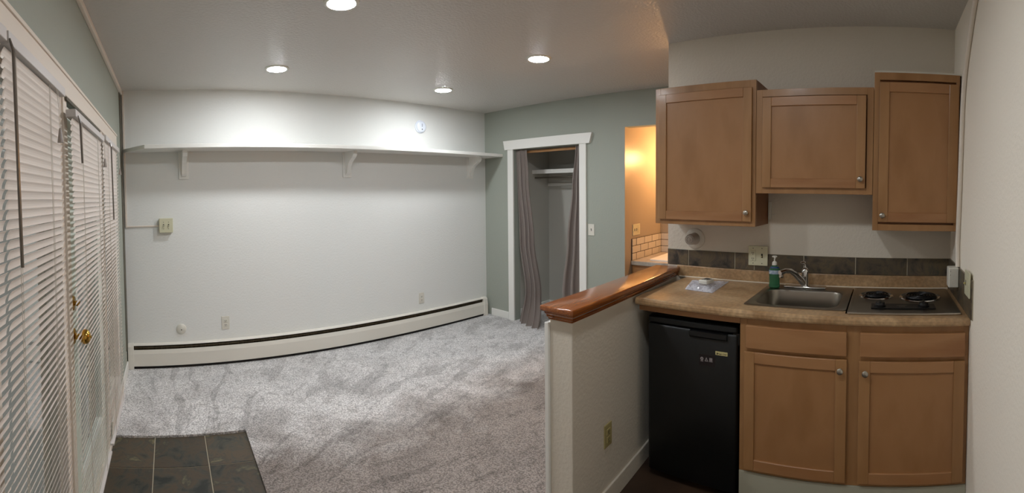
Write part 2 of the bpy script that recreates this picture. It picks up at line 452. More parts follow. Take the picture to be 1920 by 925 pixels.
# door: leaf, glass, knob, deadbolt
bm = B()
a, b = OY[1][0] + 0.012, OY[1][1] - 0.012
x0, x1 = -L - 0.045, -L
box(bm, x0, x1, a, a + 0.15, 0.03, HZ - .03, .003); box(bm, x0, x1, b - 0.13, b, 0.03, HZ - .03, .003)
box(bm, x0, x1, a + .15, b - .13, 0.03, 0.30, .003); box(bm, x0, x1, a + .15, b - .13, HZ - 0.15, HZ - .03, .003)
dr = struct('door_1', bm, m_door)
bm = B(); box(bm, -L - 0.026, -L - 0.02, a + .14, b - .12, 0.29, HZ - .14); struct('door_glass', bm, m_glass, parent=dr)
ky, kz = OY[1][0] + 0.045, 0.985
bm = B(); lathe(bm, [(0.0005, -L), (0.033, -L), (0.034, -L+.004), (0.028, -L+.009), (0.014, -L+.012), (0.011, -L+.022), (0.013, -L+.026),
    (0.013, -L+.030), (0.022, -L+.034), (0.029, -L+.042), (0.031, -L+.052), (0.028, -L+.064), (0.018, -L+.072), (0.006, -L+.075), (0.005, -L+.079), (0.0005, -L+.079)], (0, ky, kz), 'x')
struct('door_knob', bm, m_brass, parent=dr, smooth=True)
bm = B(); lathe(bm, [(0.0005, -L), (0.031, -L), (0.032, -L+.003), (0.028, -L+.010), (0.010, -L+.012), (0.010, -L+.020), (0.0005, -L+.020)], (0, ky, 1.125), 'x')
box(bm, -L + .016, -L + .034, ky - .004, ky + .004, 1.113, 1.137, .003)
struct('deadbolt', bm, m_brass, parent=dr, smooth=True)
# threshold and baseboards along the left wall
bm = B(); box(bm, -L, -L + 0.02, 1.60, 2.78, 0.0, 0.035, .003); struct('trim_threshold', bm, m_cream)
bm = B(); box(bm, -L, -L + 0.014, 2.86, 3.96, 0.012, 0.10, .004); struct('baseboard_left', bm, m_white)
bm = B(); box(bm, -L, -L + 0.012, -0.3, 1.6, 0.0, 0.09, .003); struct('baseboard_near', bm, m_white)
# casing above the glazing with its top lip
bm = B()
box(bm, -L, -L + 0.018, -0.35, 3.50, HZ - 0.005, 2.068, .003)
box(bm, -L, -L + 0.024, -0.35, 3.50, 2.060, 2.074, .002)
box(bm, -L, -L + 0.012, 1.71, 1.77, 0.03, HZ); box(bm, -L, -L + 0.012, 2.66, 2.74, 0.03, HZ)
struct('trim_1', bm, m_cream)
bm = B(); box(bm, -L + .012, -L + 0.022, 1.735, 2.62, 1.962, 1.974); struct('trim_2', bm, m_trimdark)
# ceiling moulding on the left wall, thin dark strip standing in for the corner shadow
bm = B(); box(bm, -L, -L + 0.022, -0.4, 4.04, ZC - 0.040, ZC, .004); struct('trim_3', bm, m_cream)
bm = B(); box(bm, -L, -L + 0.006, 3.92, 4.05, 0.2, ZC - .04); struct('corner_shade_strip', bm, m_trimdark)
# baseboards on the green wall
bm = B(); box(bm, -0.014, 0, -0.295, 0.0, 0.012, 0.10, .004); box(bm, -0.014, 0, -N0, -1.43, 0.012, 0.10, .004)
struct('baseboard_right', bm, m_white, GREEN)
# half wall with corner strip and baseboard
bm = B(); box(bm, 0.035, 1.27, -0.063, 0.058, 0, 0.985, 0.004); struct('wall_half', bm, m_wall2, HW)
bm = B(); box(bm, 0.022, 1.26, 0.058, 0.080, 0.012, 0.970, 0.004); struct('trim_5', bm, m_white, HW)
bm = B(); box(bm, 0.04, 1.26, -0.075, -0.063, 0, 0.095, 0.003); struct('baseboard_half', bm, m_wall2, HW)

# closet door casing: two legs and a flared header
bm = B()
box(bm, -0.02, 0.0, -0.388, -0.302, 0.0, 2.062, .002); box(bm, -0.02, 0.0, -1.416, -1.330, 0.0, 2.062, .002)
prism(bm, [(-0.262, 2.062), (-1.462, 2.062), (-1.492, 2.170), (-0.240, 2.170)], 'x', -0.028, 0.0)
struct('trim_6', bm, m_white, GREEN)

# ================================================================== CEILING LIGHTS
def downlight(x, y, label, m_d=m_diff):
    t = T('recessed_light', label, 'light', WORLD, (x, y, ZC - 0.012), 'recessed ceiling lights')
    bm = B(); lathe(bm, [(0.076, ZC-.0105), (0.093, ZC-.006), (0.096, ZC-.0005), (0.076, ZC-.0005)], (x, y, 0), 'z', 48, False)
    t.part('trim_ring', bm, m_wplast, smooth=True)
    bm = B(); lathe(bm, [(0.0005, ZC-.0115), (0.074, ZC-.0110), (0.077, ZC-.0085), (0.077, ZC-.002), (0.0005, ZC-.002)], (x, y, 0), 'z', 48, False)
    t.part('diffuser', bm, m_d, smooth=True)
downlight(0.906, 2.145, 'glowing round ceiling light cut off by the top edge of the photo')
downlight(0.869, 3.376, 'glowing round ceiling light on the left, near the back wall with the shelf')
downlight(2.517, 3.496, 'small glowing round ceiling light above the smoke alarm')
downlight(2.484, 2.233, 'glowing round ceiling light nearest the maple cabinets, in front of the sage wall')

downlight(0.95, 0.75, 'added round ceiling light, unseen overhead, brightening the kitchen and near wall', emis('added_fill_diffuser', LAMP_COLOR, LAMP_STRENGTH * 0.8))  # added lamp, not a seen fixture: fill light for kitchen and near wall

# ================================================================== BACK WALL THINGS
# shelf: diagonal cut at the left end
bm = B(); prism(bm, [(-0.412, 0.0), (-0.205, -0.31), (3.712, -0.31), (3.700, 0.0)], 'z', 1.985, 2.020)
bmesh.ops.bevel(bm, geom=[e for e in bm.edges], offset=0.003, segments=1, affect='EDGES')
single('wall_shelf', bm, m_white, BACK, (1.7, 0, 1.985), 'long white painted shelf running the full width of the back wall', 'shelf')
def bracket(s, label):
    t = T('shelf_bracket', label, 'bracket', BACK, (s, 0, 1.73), 'white corbels under the wall shelf')
    bm = B(); box(bm, s - .046, s + .046, -0.018, 0, 1.73, 1.985, .002); t.part('back_plate', bm, m_white)
    bm = B()
    pts = [(-0.018, 1.757), (-0.030, 1.755), (-0.050, 1.775), (-0.060, 1.81), (-0.075, 1.845), (-0.105, 1.880), (-0.145, 1.902), (-0.185, 1.925), (-0.205, 1.955), (-0.205, 1.985), (-0.018, 1.985)]
    prism(bm, pts, 'x', s - .021, s + .021)
    t.part('corbel', bm, m_white)
bracket(0.15, 'white corbel bracket under the left end of the shelf, above the double switch')
bracket(1.777, 'white corbel bracket under the middle of the shelf')
bracket(3.427, 'white corbel bracket under the shelf nearest the sage wall')

# baseboard heater
t = T('baseboard_heater', 'long cream metal baseboard heater along the foot of the back wall', 'heater', BACK, (1.6, 0, 0.0))
s0, s1 = -0.36, 3.595
bm = B(); prism(bm, [(-0.0, 0.232), (-0.045, 0.228), (-0.050, 0.222), (-0.0, 0.222)], 'x', s0, s1); box(bm, s0, s1, -.004, 0, 0.04, .222)
t.part('top_cover', bm, m_heater)
bm = B(); prism(bm, [(-0.052, 0.045), (-0.060, 0.036), (-0.066, 0.040), (-0.066, 0.150), (-0.058, 0.186), (-0.054, 0.186), (-0.062, 0.150), (-0.060, 0.05)], 'x', s0, s1)
t.part('front_panel', bm, m_heater)
bm = B(); box(bm, s0, s1, -.030, -.008, 0.165, .205); t.part('fin_tube', bm, m_fin)
bm = B(); box(bm, s0, s1, -.052, -.006, 0.013, .16); t.part('dark_recess', bm, m_dark)
bm = B(); tube(bm, [(s0, -.040, .200), (s1, -.040, .200)], 0.004, 8); t.part('damper_rod', bm, m_fin)
for a, b in ((-0.408, -0.355), (3.590, 3.655)):
    bm = B(); prism(bm, [(0, 0.0125), (-0.072, 0.0125), (-0.072, 0.150), (-0.062, 0.215), (-0.050, 0.236), (0, 0.238)], 'x', a, b)
    bmesh.ops.bevel(bm, geom=list(bm.edges), offset=0.002, segments=1, affect='EDGES')
    t.part('end_cap', bm, m_heater)

def outlet_faces(t, cx, cz, off, ax='y', sgn=-1, m_body=None, vert=(0.019, -0.019)):
    """duplex receptacle at (cx,cz) on the face at depth off; ax: axis normal to the plate"""
    def bx(bm, u0, u1, d0, d1, z0, z1, bev=0):
        if ax == 'y': box(bm, u0, u1, off + sgn*d0, off + sgn*d1, z0, z1, bev)
        else: box(bm, off + sgn*d0, off + sgn*d1, u0, u1, z0, z1, bev)
    for dz in vert:
        bm = B(); bx(bm, cx-.017, cx+.017, -0.001, 0.0035, cz+dz-.0145, cz+dz+.0145, .003)
        rc = t.part('receptacle', bm, m_body)
        bm = B()
        bx(bm, cx-.0075, cx-.0045, .003, .0039, cz+dz-.004, cz+dz+.006); bx(bm, cx+.0045, cx+.0075, .003, .0039, cz+dz-.003, cz+dz+.006)
        bx(bm, cx-.0025, cx+.0025, .003, .0039, cz+dz-.0115, cz+dz-.007)
        t.part('slot', bm, m_outlet, parent=rc)

def duplex(frame, cx, cz, label, m_pl, ax='y', off=0.0, group='duplex outlets on the back wall'):
    base = (cx, off, cz) if ax == 'y' else (off, cx, cz)
    t = T('wall_outlet', label, 'outlet', frame, base, group)
    bm = B()
    if ax == 'y': box(bm, cx-.038, cx+.038, off-.006, off, cz-.060, cz+.060, .003)
    else: box(bm, off-.006, off, cx-.038, cx+.038, cz-.060, cz+.060, .003)
    t.part('cover_plate', bm, m_pl)
    outlet_faces(t, cx, cz, off - .006, ax, -1, m_pl)
    return t
duplex(BACK, 0.504, 0.383, 'white outlet low on the back wall, left of its middle, beside the round cover', m_wplast)
duplex(BACK, 2.681, 0.371, 'white outlet low on the back wall towards the sage wall', m_wplast)
# round blank cover
t = T('round_wall_cover', 'round white blank cover low on the back wall with a dark screw', 'cover', BACK, (0.088, 0, 0.349))
bm = B(); lathe(bm, [(0.0005, -.018), (0.020, -.018), (0.030, -.015), (0.040, -.012), (0.046, -.006), (0.047, 0), (0.0005, 0)], (0.088, 0, 0.349), 'y', 40, False); t.part('disc', bm, m_wplast, smooth=True)
bm = B(); lathe(bm, [(0.0005, -.0195), (0.005, -.0195), (0.005, -.017), (0.0005, -.017)], (0.088, 0, 0.345), 'y', 16, False); t.part('screw', bm, m_outlet)
# double switch box with raceway
t = T('double_switch', 'cream surface-mounted double light switch on the back wall at the left', 'light switch', BACK, (-0.028, 0, 1.313))
bm = B(); box(bm, -0.088, 0.032, -0.040, 0, 1.250, 1.376, .005); t.part('box', bm, m_ivory)
bm = B(); box(bm, -0.091, 0.035, -0.046, -0.038, 1.247, 1.379, .004); t.part('cover_plate', bm, m_ivory)
for cx in (-0.051, -0.005):
    bm = B(); box(bm, cx-.005, cx+.005, -.0475, -.045, 1.301, 1.325); sl = t.part('slot', bm, m_outlet)
    bm = B(); prism(bm, [(-.046, 1.305), (-.046, 1.318), (-.060, 1.308), (-.058, 1.302)], 'x', cx-.003, cx+.003); t.part('toggle', bm, m_ivory, parent=sl)
    for z in (1.283, 1.343):
        bm = B(); lathe(bm, [(0.0005, -.0475), (0.003, -.047), (0.0033, -.045), (0.0005, -.045)], (cx, 0, z), 'y', 12, False); t.part('screw', bm, m_outlet)
t = T('cable_raceway', 'thin cream cable raceway down the back left corner to the double switch', 'raceway', BACK, (-0.385, 0, 1.31))
bm = B(); box(bm, -0.400, -0.382, -0.014, 0, 1.30, ZC - .001, .003); t.part('vertical_channel', bm, m_cream)
bm = B(); box(bm, -0.382, -0.091, -0.012, 0, 1.302, 1.316, .003); t.part('horizontal_channel', bm, m_cream)
# smoke alarm
t = T('smoke_alarm', 'round white smoke alarm high on the back wall above the shelf', 'smoke alarm', BACK, (2.70, 0, 2.30))
bm = B(); lathe(bm, [(0.0005, -.012), (0.070, -.012), (0.072, -.008), (0.072, 0), (0.0005, 0)], (2.70, 0, 2.30), 'y', 48, False); t.part('mounting_plate', bm, m_bluewhite, smooth=True)
bm = B(); lathe(bm, [(0.0005, -.040), (0.040, -.040), (0.054, -.036), (0.062, -.028), (0.064, -.012), (0.0005, -.012)], (2.70, 0, 2.30), 'y', 48, False); t.part('body', bm, m_bluewhite, smooth=True)
bm = B(); lathe(bm, [(0.0005, -.0415), (0.006, -.0415), (0.006, -.039), (0.0005, -.039)], (2.70, 0, 2.268), 'y', 16, False); t.part('test_button', bm, m_outlet)
bm = B(); box(bm, 2.694, 2.706, -.0410, -.039, 2.295, 2.330, .0005); t.part('vent_slot', bm, mat('vent_grey', (170, 176, 190), .5))

# ================================================================== BLINDS ON THE LEFT WALL
def blind(y0, y1, z0, z1, label, d0=0.028, d1=0.062, wand=None, wl=0.9, tassel=None, tl=0.4, ladders=()):
    """horizontal blind on the plane of the left wall between y0 and y1"""
    xc = -L + (d0 + d1) / 2
    t = T('window_blind', label, 'blind', WORLD, (xc, (y0+y1)/2, z0), 'white horizontal blinds over the glazed wall')
    bm = B(); box(bm, -L + d0 - .004, -L + d1 + .003, y0 - .004, y1 + .004, z1 - .030, z1, .002)
    t.part('headrail', bm, m_rail)
    bm = B(); pitch = 0.0238; wd = 0.0125; th = radians(67)
    n = int((z1 - .040 - z0 - .02) / pitch)
    rng = random.Random(int(y0 * 1000))
    for i in range(n):
        zc = z1 - .046 - i * pitch; a = th + rng.uniform(-.05, .05)
        prof = []
        for k in range(5):
            q = -1 + k / 2.0
            bow = 0.0022 * (1 - q*q)
            # chord: room edge (+x) high; bow towards the room-and-down side is the back of the slat
            px = q * wd * cos(a) - bow * sin(a); pz = q * wd * sin(a) + bow * cos(a)
            prof.append((px, pz))
        up = [(xc + p[0], zc + p[1]) for p in prof]; lo = [(xc + p[0] + .0004 * sin(a), zc + p[1] - .0004 * cos(a)) for p in prof]
        dz = rng.uniform(-.0012, .0012)
        V0 = [bm.verts.new((p[0], y0, p[1])) for p in up] + [bm.verts.new((p[0], y0, p[1])) for p in lo[::-1]]
        V1 = [bm.verts.new((p[0], y1, p[1] + dz)) for p in up] + [bm.verts.new((p[0], y1, p[1] + dz)) for p in lo[::-1]]
        m_ = len(V0)
        for k in range(m_): bm.faces.new((V0[k], V0[(k+1) % m_], V1[(k+1) % m_], V1[k]))
        bm.faces.new(V0[::-1]); bm.faces.new(V1)
    t.part('slats', bm, m_slat)
    bm = B(); zb = z1 - .046 - n * pitch
    box(bm, xc - .012, xc + .012, y0, y1, zb - .012, zb + .002, .003); t.part('bottom_rail', bm, m_rail)
    for ly in ladders:
        bm = B()
        tube(bm, [(xc + .011, ly, z1 - .03), (xc + .011, ly, zb)], 0.0009, 5); tube(bm, [(xc + .011, ly + .012, z1 - .03), (xc + .011, ly + .012, zb)], 0.0007, 5)
        t.part('ladder_cord', bm, m_cord)
    if wand is not None:
        bm = B(); xw = -L + d1 + .012
        tube(bm, [(xw - .008, wand, z1 - .02), (xw, wand, z1 - .05), (xw + .002, wand + .01, z1 - .05 - wl)], [.0025, .0045, .0045], 6)
        t.part('tilt_wand', bm, m_wand)
    if tassel is not None:
        xw = -L + d1 + .008
        for k, dy in enumerate((0, .02)):
            bm = B(); tube(bm, [(xw - .006, tassel + dy, z1 - .03), (xw, tassel + dy, z1 - .03 - tl * .5), (xw + .001, tassel + dy * .6, z1 - .03 - tl)], .0009, 5)
            lc = t.part('lift_cord', bm, m_cord)
        bm = B(); lathe(bm, [(0.0005, z1-.03-tl+.002), (.004, z1-.03-tl), (.010, z1-.03-tl-.040), (.0105, z1-.03-tl-.046), (0.0005, z1-.03-tl-.046)], (xw + .001, tassel + .006, 0), 'z', 10, False)
        t.part('tassel', bm, m_tassel, parent=lc)
blind(0.30, 0.945, 0.10, 1.952, 'white blind at the left edge of the photo, only its slat ends showing', ladders=(0.8,))
blind(0.965, 1.52, 0.10, 1.952, 'widest white blind in the photo, with the long grey wand at its left', wand=0.962, wl=0.50, tassel=1.40, tl=0.13, ladders=(1.02, 1.34))
blind(1.70, 2.47, 0.10, 1.915, 'white blind hung on the door, beside the brass knob', wand=1.735, wl=0.16, tassel=2.42, tl=0.10, ladders=(1.86, 2.28))
blind(2.55, 3.24, 0.10, 1.935, 'narrowest white blind in the photo, between the door and the back corner', wand=2.70, wl=0.45, tassel=3.18, tl=0.12, ladders=(2.68, 3.1))

# ================================================================== GREEN WALL THINGS
t = T('light_switch', 'white single light switch on the sage wall beside the curtained closet', 'light switch', GREEN, (0, -1.471, 1.157))
bm = B(); box(bm, -0.006, 0, -1.509, -1.433, 1.097, 1.217, .003); t.part('cover_plate', bm, m_wplast)
bm = B(); box(bm, -.0068, -.005, -1.477, -1.465, 1.145, 1.169); sl = t.part('slot', bm, m_outlet)
bm = B(); box(bm, -.018, -.006, -1.475, -1.467, 1.150, 1.160, .002); t.part('toggle', bm, m_wplast, parent=sl)

# closet rods, shelf, cleats
bm = B(); tube(bm, [(0.078, -C0, 2.030), (0.078, -C1, 2.030)], 0.016, 16)
t = T('curtain_rod', 'wooden curtain rod across the top of the closet opening', 'curtain rod', GREEN, (0.055, -0.86, 2.03))
t.part('dowel', bm, m_dowel, smooth=True)
for y in (-C0 - .006, -C1 + .006):
    bm = B(); lathe(bm, [(0.0005, y-.006), (0.021, y-.006), (0.021, y+.006), (0.0005, y+.006)], (0.078, 0, 2.03), 'y', 24, False); t.part('rod_socket', bm, m_dark)
t = T('closet_shelf', 'pale shelf board on cleats high inside the closet', 'shelf', GREEN, (0.55, -1.0, 1.81))
bm = B(); box(bm, 0.36, 0.70, -ci1, -ci0, 1.812, 1.832, .002); t.part('shelf_board', bm, m_white)
bm = B(); box(bm, 0.36, 0.378, -ci1, -ci0, 1.782, 1.8118, .002); t.part('front_strip', bm, m_white)
bm = B(); box(bm, 0.682, 0.70, -ci1, -ci0, 1.635, 1.672, .002); t.part('cleat', bm, m_white)
bm = B(); tube(bm, [(0.42, -ci0 , 1.735), (0.42, -ci1, 1.735)], 0.012, 12)
single('hanging_rod', bm, m_steel, GREEN, (0.42, -1.0, 1.735), 'dark metal hanging rod beneath the closet shelf', 'rod', smooth=True)

def interp(tab, z):
    for (z0, a0, b0), (z1, a1, b1) in zip(tab, tab[1:]):
        if z0 >= z >= z1:
            q = (z0 - z) / (z0 - z1); q = q*q*(3-2*q)
            return a0 + (a1-a0)*q, b0 + (b1-b0)*q
    return tab[-1][1], tab[-1][2]
def curtain(name, label, tab, folds, phase, floor_out):
    """tab rows: height, left edge s, right edge s"""
    bm = B(); nu, nv = 96, 60; grid = []
    ztop, zbot = tab[0][0], tab[-1][0]
    for j in range(nv + 1):
        z = ztop + (zbot - ztop) * j / nv; a, b = interp(tab, z); row = []
        for i in range(nu + 1):
            u = i / nu
            amp = 0.015 + 0.020 * (j / nv)
            s_ = a + (b - a) * u + 0.006 * sin(u * folds * 4 * pi + phase)
            x = 0.026 + amp * sin(u * folds * 2 * pi + phase + 0.7 * sin(3.0 * j / nv)) + 0.006 * sin(11 * u + 5 * j / nv) + floor_out * max(0, (j / nv - 0.8) / 0.2) ** 2 * (0.4 + u)
            row.append(bm.verts.new((x, -s_, z)))
        grid.append(row)
    for j in range(nv):
        for i in range(nu): bm.faces.new((grid[j][i], grid[j][i+1], grid[j+1][i+1], grid[j+1][i]))
    bmesh.ops.solidify(bm, geom=list(bm.faces), thickness=0.0025)
    bmesh.ops.recalc_face_normals(bm, faces=bm.faces)
    return single(name, bm, m_curt, GREEN, (0.055, -(tab[0][1] + tab[0][2]) / 2, zbot), label, 'curtain', 'taupe closet curtains', smooth=True)
curtain('closet_curtain', 'taupe closet curtain drawn to the left side, its hem bunched on the carpet',
        [(2.052, 0.396, 0.575), (1.75, 0.396, 0.600), (1.0, 0.44, 0.675), (0.40, 0.52, 0.765), (0.014, 0.46, 0.83)], 3.5, 0.4, -0.10)
curtain('closet_curtain', 'taupe closet curtain drawn to the right side, against the right door casing',
        [(2.052, 1.250, 1.328), (1.6, 1.20, 1.328), (1.03, 1.135, 1.328), (0.45, 1.06, 1.325), (0.014, 1.02, 1.32)], 2.5, 1.2, -0.02)

# nook vanity
t = T('vanity_cabinet', 'wooden vanity cabinet in the warm-lit nook, seen behind the half wall', 'cabinet', GREEN, (0.2, -2.4, 0.0))
bm = B(); box(bm, 0.165, NX, -N1, -N0 - .002, 0.10, 0.797); box(bm, 0.22, NX, -N1, -N0 - .002, 0.012, 0.10); t.part('body', bm, m_maple)
for k in range(2):
    y0 = -N0 - 0.04 - k * 0.5
    bm = B(); box(bm, 0.147, 0.165, y0 - 0.46, y0, 0.14, 0.77, .004); d = t.part('door', bm, m_maple_p)
    bm = B(); lathe(bm, [(0.0005, .125), (.012, .127), (.012, .132), (.005, .138), (.005, .147), (.0005, .147)], (0, y0 - (.42 if k == 0 else .04), .70), 'x', 16, False); t.part('knob', bm, m_nickel, parent=d, smooth=True)
bm = B(); box(bm, 0.140, NX, -N1, -N0 - .002, 0.798, 0.840, .004)
single('countertop', bm, m_ntop, GREEN, (0.5, -2.4, 0.80), 'pale stone vanity countertop in the warm-lit nook', 'countertop')
t = T('vanity_sink', 'white drop-in basin set in the vanity countertop of the nook', 'sink', GREEN, (0.5, -2.3, 0.84))
bm = B()
x0, x1, y0, y1 = 0.24, 0.80, -2.62, -2.02
def rrect(x0, x1, y0, y1, r, n=6):
    out = []
    for cx, cy, a0 in ((x1-r, y1-r, 0), (x0+r, y1-r, 90), (x0+r, y0+r, 180), (x1-r, y0+r, 270)):
        for k in range(n + 1):
            a = radians(a0 + 90*k/n); out.append((cx + r*cos(a), cy + r*sin(a)))
    return out
def loops(bm, ls, cap_last=True, cap_first=False):
    R = [[bm.verts.new((x, y, z)) for x, y in pts] for pts, z in ls]
    fs = []
    for a, b in zip(R, R[1:]):
        n = len(a)
        for i in range(n): fs.append(bm.faces.new((a[i], a[(i+1) % n], b[(i+1) % n], b[i])))
    if cap_last: fs.append(bm.faces.new(R[-1]))
    if cap_first: fs.append(bm.faces.new(R[0][::-1]))
    bmesh.ops.recalc_face_normals(bm, faces=fs)
loops(bm, [(rrect(x0, x1, y0, y1, .04), .8402), (rrect(x0, x1, y0, y1, .04), .853), (rrect(x0+.03, x1-.03, y0+.03, y1-.03, .05), .855), (rrect(x0+.05, x1-.05, y0+.05, y1-.05, .06), .843), (rrect(x0+.06, x1-.06, y0+.06, y1-.06, .06), .8415)])
t.part('basin', bm, m_white, smooth=True)
# subway tile splash: grout bed with tiles
t = T('subway_tile_splash', 'white subway tiles with dark grout above the vanity in the nook', 'tile', GREEN, (0.5, -N0, 0.84))
bm = B(); box(bm, 0.150, NX, -N0 - 0.008, -N0 - .0005, 0.8405, 1.068); box(bm, NX - 0.008, NX, -N1, -N0 - .008, 0.8405, 1.068); t.part('grout', bm, m_sgrout)
bm = B()
for r in range(3):
    z0 = 0.843 + r * 0.0757; z1 = z0 + 0.0695
    off = 0.0 if r % 2 else 0.10
    x = 0.153 - (0.20 - off if off else 0)
    while x < NX - .012:
        a, b = max(x, 0.153), min(x + 0.188, NX - .011)
        if b - a > .01: box(bm, a, b, -N0 - 0.012, -N0 - 0.004, z0, z1, .002, 1)
        x += 0.20
    y = -N0 - .014 - (0.10 if r % 2 else 0.0)
    if r % 2: box(bm, NX - .012, NX - .004, -N0 - .108, -N0 - .014, z0, z1, .002, 1)
    while y > -N1 + .02:
        box(bm, NX - .012, NX - .004, max(y - .188, -N1 + .001), y, z0, z1, .002, 1); y -= 0.20
t.part('tiles', bm, m_subway)
# nook switch plate (3 gang)
t = T('switch_plate', 'ivory switch plate with three controls on the nook wall above the tiles', 'light switch', GREEN, (0.25, -N0, 1.16))
bm = B(); box(bm, 0.175, 0.345, -N0 - .007, -N0 - .0005, 1.098, 1.214, .003); t.part('cover_plate', bm, m_ivory)
for k, cx in enumerate((0.213, 0.257)):
    bm = B(); box(bm, cx-.006, cx+.006, -N0 - .0085, -N0 - .006, 1.143, 1.169); sl = t.part('slot', bm, m_outlet)
    bm = B(); box(bm, cx-.004, cx+.004, -N0 - .018, -N0 - .008, 1.150, 1.160, .002); t.part('toggle', bm, m_ivory, parent=sl)
bm = B(); box(bm, 0.288, 0.324, -N0 - .010, -N0 - .006, 1.123, 1.189, .002); t.part('rocker', bm, m_ivory)
# warm vanity light on the far nook wall
t = T('vanity_light', 'warm glowing vanity light in the nook, hidden behind the maple cabinet', 'light', GREEN, (NX, -2.30, 1.95))
bm = B(); box(bm, NX - .025, NX - .0005, -2.62, -2.12, 1.99, 2.07, .004); t.part('back_plate', bm, m_nickel)
for cy in (-2.22, -2.52):
    bm = B(); tube(bm, [(NX - .02, cy, 2.03), (NX - .09, cy, 2.03), (NX - .11, cy, 2.01)], .008, 10); a_ = t.part('arm', bm, m_nickel, smooth=True)
    bm = B(); lathe(bm, [(0.012, 2.012), (0.030, 1.995), (0.045, 1.96), (0.046, 1.93), (0.030, 1.900), (0.0005, 1.892)], (NX - .11, cy, 0), 'z', 24, False); t.part('bulb', bm, m_warm, parent=a_, smooth=True)

# ================================================================== HALF WALL CAP
t = T('wood_wall_cap', 'glossy stained wooden cap board on top of the kitchen half wall', 'wood cap', HW, (0.6, 0, 0.985))
bm = B(); box(bm, 0.0, 1.265, -0.090, 0.090, 1.024, 1.050, .007, 4); t.part('cap_board', bm, m_oak, smooth=True)
bm = B()
prof = [(0, 0.9725), (0.004, 0.980), (0.010, 0.992), (0.016, 1.002), (0.020, 1.0125)]
# moulding all round, stepping outwards: stacked loops
ls = []
for o, z in [(0.003, 0.9855), (0.004, 0.992), (0.009, 0.997), (0.010, 1.006), (0.016, 1.014), (0.017, 1.0238)]:
    ls.append(([(0.035 - o, -0.063 - o), (1.262, -0.063 - o), (1.262, 0.060 + o), (0.035 - o, 0.060 + o)], z))
loops(bm, ls, True, True)
t.part('cove_moulding', bm, m_oak, smooth=False)
# outlet low on the half wall's kitchen face
hx = 0.335
t = T('wall_outlet', 'aged ivory outlet low on the dark kitchen face of the half wall', 'outlet', HW, (hx, -0.063, 0.355))
bm = B(); box(bm, hx-.036, hx+.036, -0.069, -0.063, 0.298, 0.413, .003); t.part('cover_plate', bm, m_ivory_d)
outlet_faces(t, hx, 0.355, -0.069, 'y', -1, m_ivory_d)

# ================================================================== KITCHEN (frame KIT: wall at x=K, room at x<K)
def shaker(t, x, y0, y1, z0, z1, rail, knob=None, th=0.019, pname='door'):
    """framed door, front face at x-th, with recessed panel and optional knob"""
    bm = B(); box(bm, x - .006, x - .0005, y0 + .004, y1 - .004, z0 + .004, z1 - .004)
    d = t.part(pname, bm, m_maple)
    for a, b in ((y0, y0 + rail), (y1 - rail, y1)):
        bm = B(); box(bm, x - th, x - .006, a, b, z0, z1, .0025, 2); t.part('stile', bm, m_maple, parent=d)
    bm = B(); box(bm, x - th, x - .006, y0 + rail, y1 - rail, z0, z0 + rail, .002, 1); t.part('bottom_rail', bm, m_maple_h, parent=d)
    bm = B(); box(bm, x - th, x - .006, y0 + rail, y1 - rail, z1 - rail, z1, .002, 1); t.part('top_rail', bm, m_maple_h, parent=d)
    bm = B(); box(bm, x - th + .009, x - .006, y0 + rail - .002, y1 - rail + .002, z0 + rail - .002, z1 - rail + .002); t.part('panel', bm, m_maple_p, parent=d)
    if knob:
        bm = B(); X = x - th
        lathe(bm, [(0.0005, X-.026), (.009, X-.0255), (.0145, X-.021), (.015, X-.017), (.010, X-.013), (.006, X-.010), (.006, X-.002), (.009, X), (.0005, X)], (0, knob[0], knob[1]), 'x', 24, False)
        t.part('knob', bm, m_nickel, parent=d, smooth=True)
    return d

def carcass(t, xf, y0, y1, z0, z1, stile_l=.035, stile_r=.035, rail_t=.04, rail_b=.035, name='body', xback=K):
    """box with a face frame in front"""
    bm = B(); box(bm, xf + .019, xback, y0, y1, z0, z1); t.part(name, bm, m_maple_d)
    bm = B()
    box(bm, xf, xf + .019, y1 - stile_l, y1, z0, z1, .001, 1); box(bm, xf, xf + .019, y0, y0 + stile_r, z0, z1, .001, 1)
    box(bm, xf, xf + .019, y0 + stile_r, y1 - stile_l, z1 - rail_t, z1, .001, 1); box(bm, xf, xf + .019, y0 + stile_r, y1 - stile_l, z0, z0 + rail_b, .001, 1)
    t.part('face_frame', bm, m_maple)
UF = K - 0.282
t = T('wall_cabinet', 'large maple wall cabinet on the left, hanging over the half wall end', 'cabinet', KIT, (K - .14, .91, 1.357), 'maple wall cabinets')
carcass(t, UF, 0.594, 1.236, 1.357, 2.184)
shaker(t, UF, 0.614, 1.206, 1.386, 2.140, .052, (0.640, 1.437))
t = T('wall_cabinet', 'short middle maple wall cabinet hanging above the sink', 'cabinet', KIT, (K - .14, .27, 1.547), 'maple wall cabinets')
carcass(t, UF, -0.058, 0.592, 1.547, 2.124)
shaker(t, UF, -0.018, 0.552, 1.580, 2.078, .050, (0.008, 1.630))
t = T('wall_cabinet', 'narrow tall maple wall cabinet on the right above the stove', 'cabinet', KIT, (K - .14, -.30, 1.355), 'maple wall cabinets')
carcass(t, UF, -0.522, -0.060, 1.355, 2.205, stile_l=.03, stile_r=.02)
shaker(t, UF, -0.515, -0.090, 1.402, 2.150, .052, (-0.113, 1.438))
bm = B(); box(bm, UF + .01, K, -RW, -0.062, 2.2055, 2.216, .001); single('cabinet_filler_strip', bm, m_wplast, KIT, (K - .14, -.3, 2.206), 'thin white strip on top of the narrow right wall cabinet', 'trim strip')
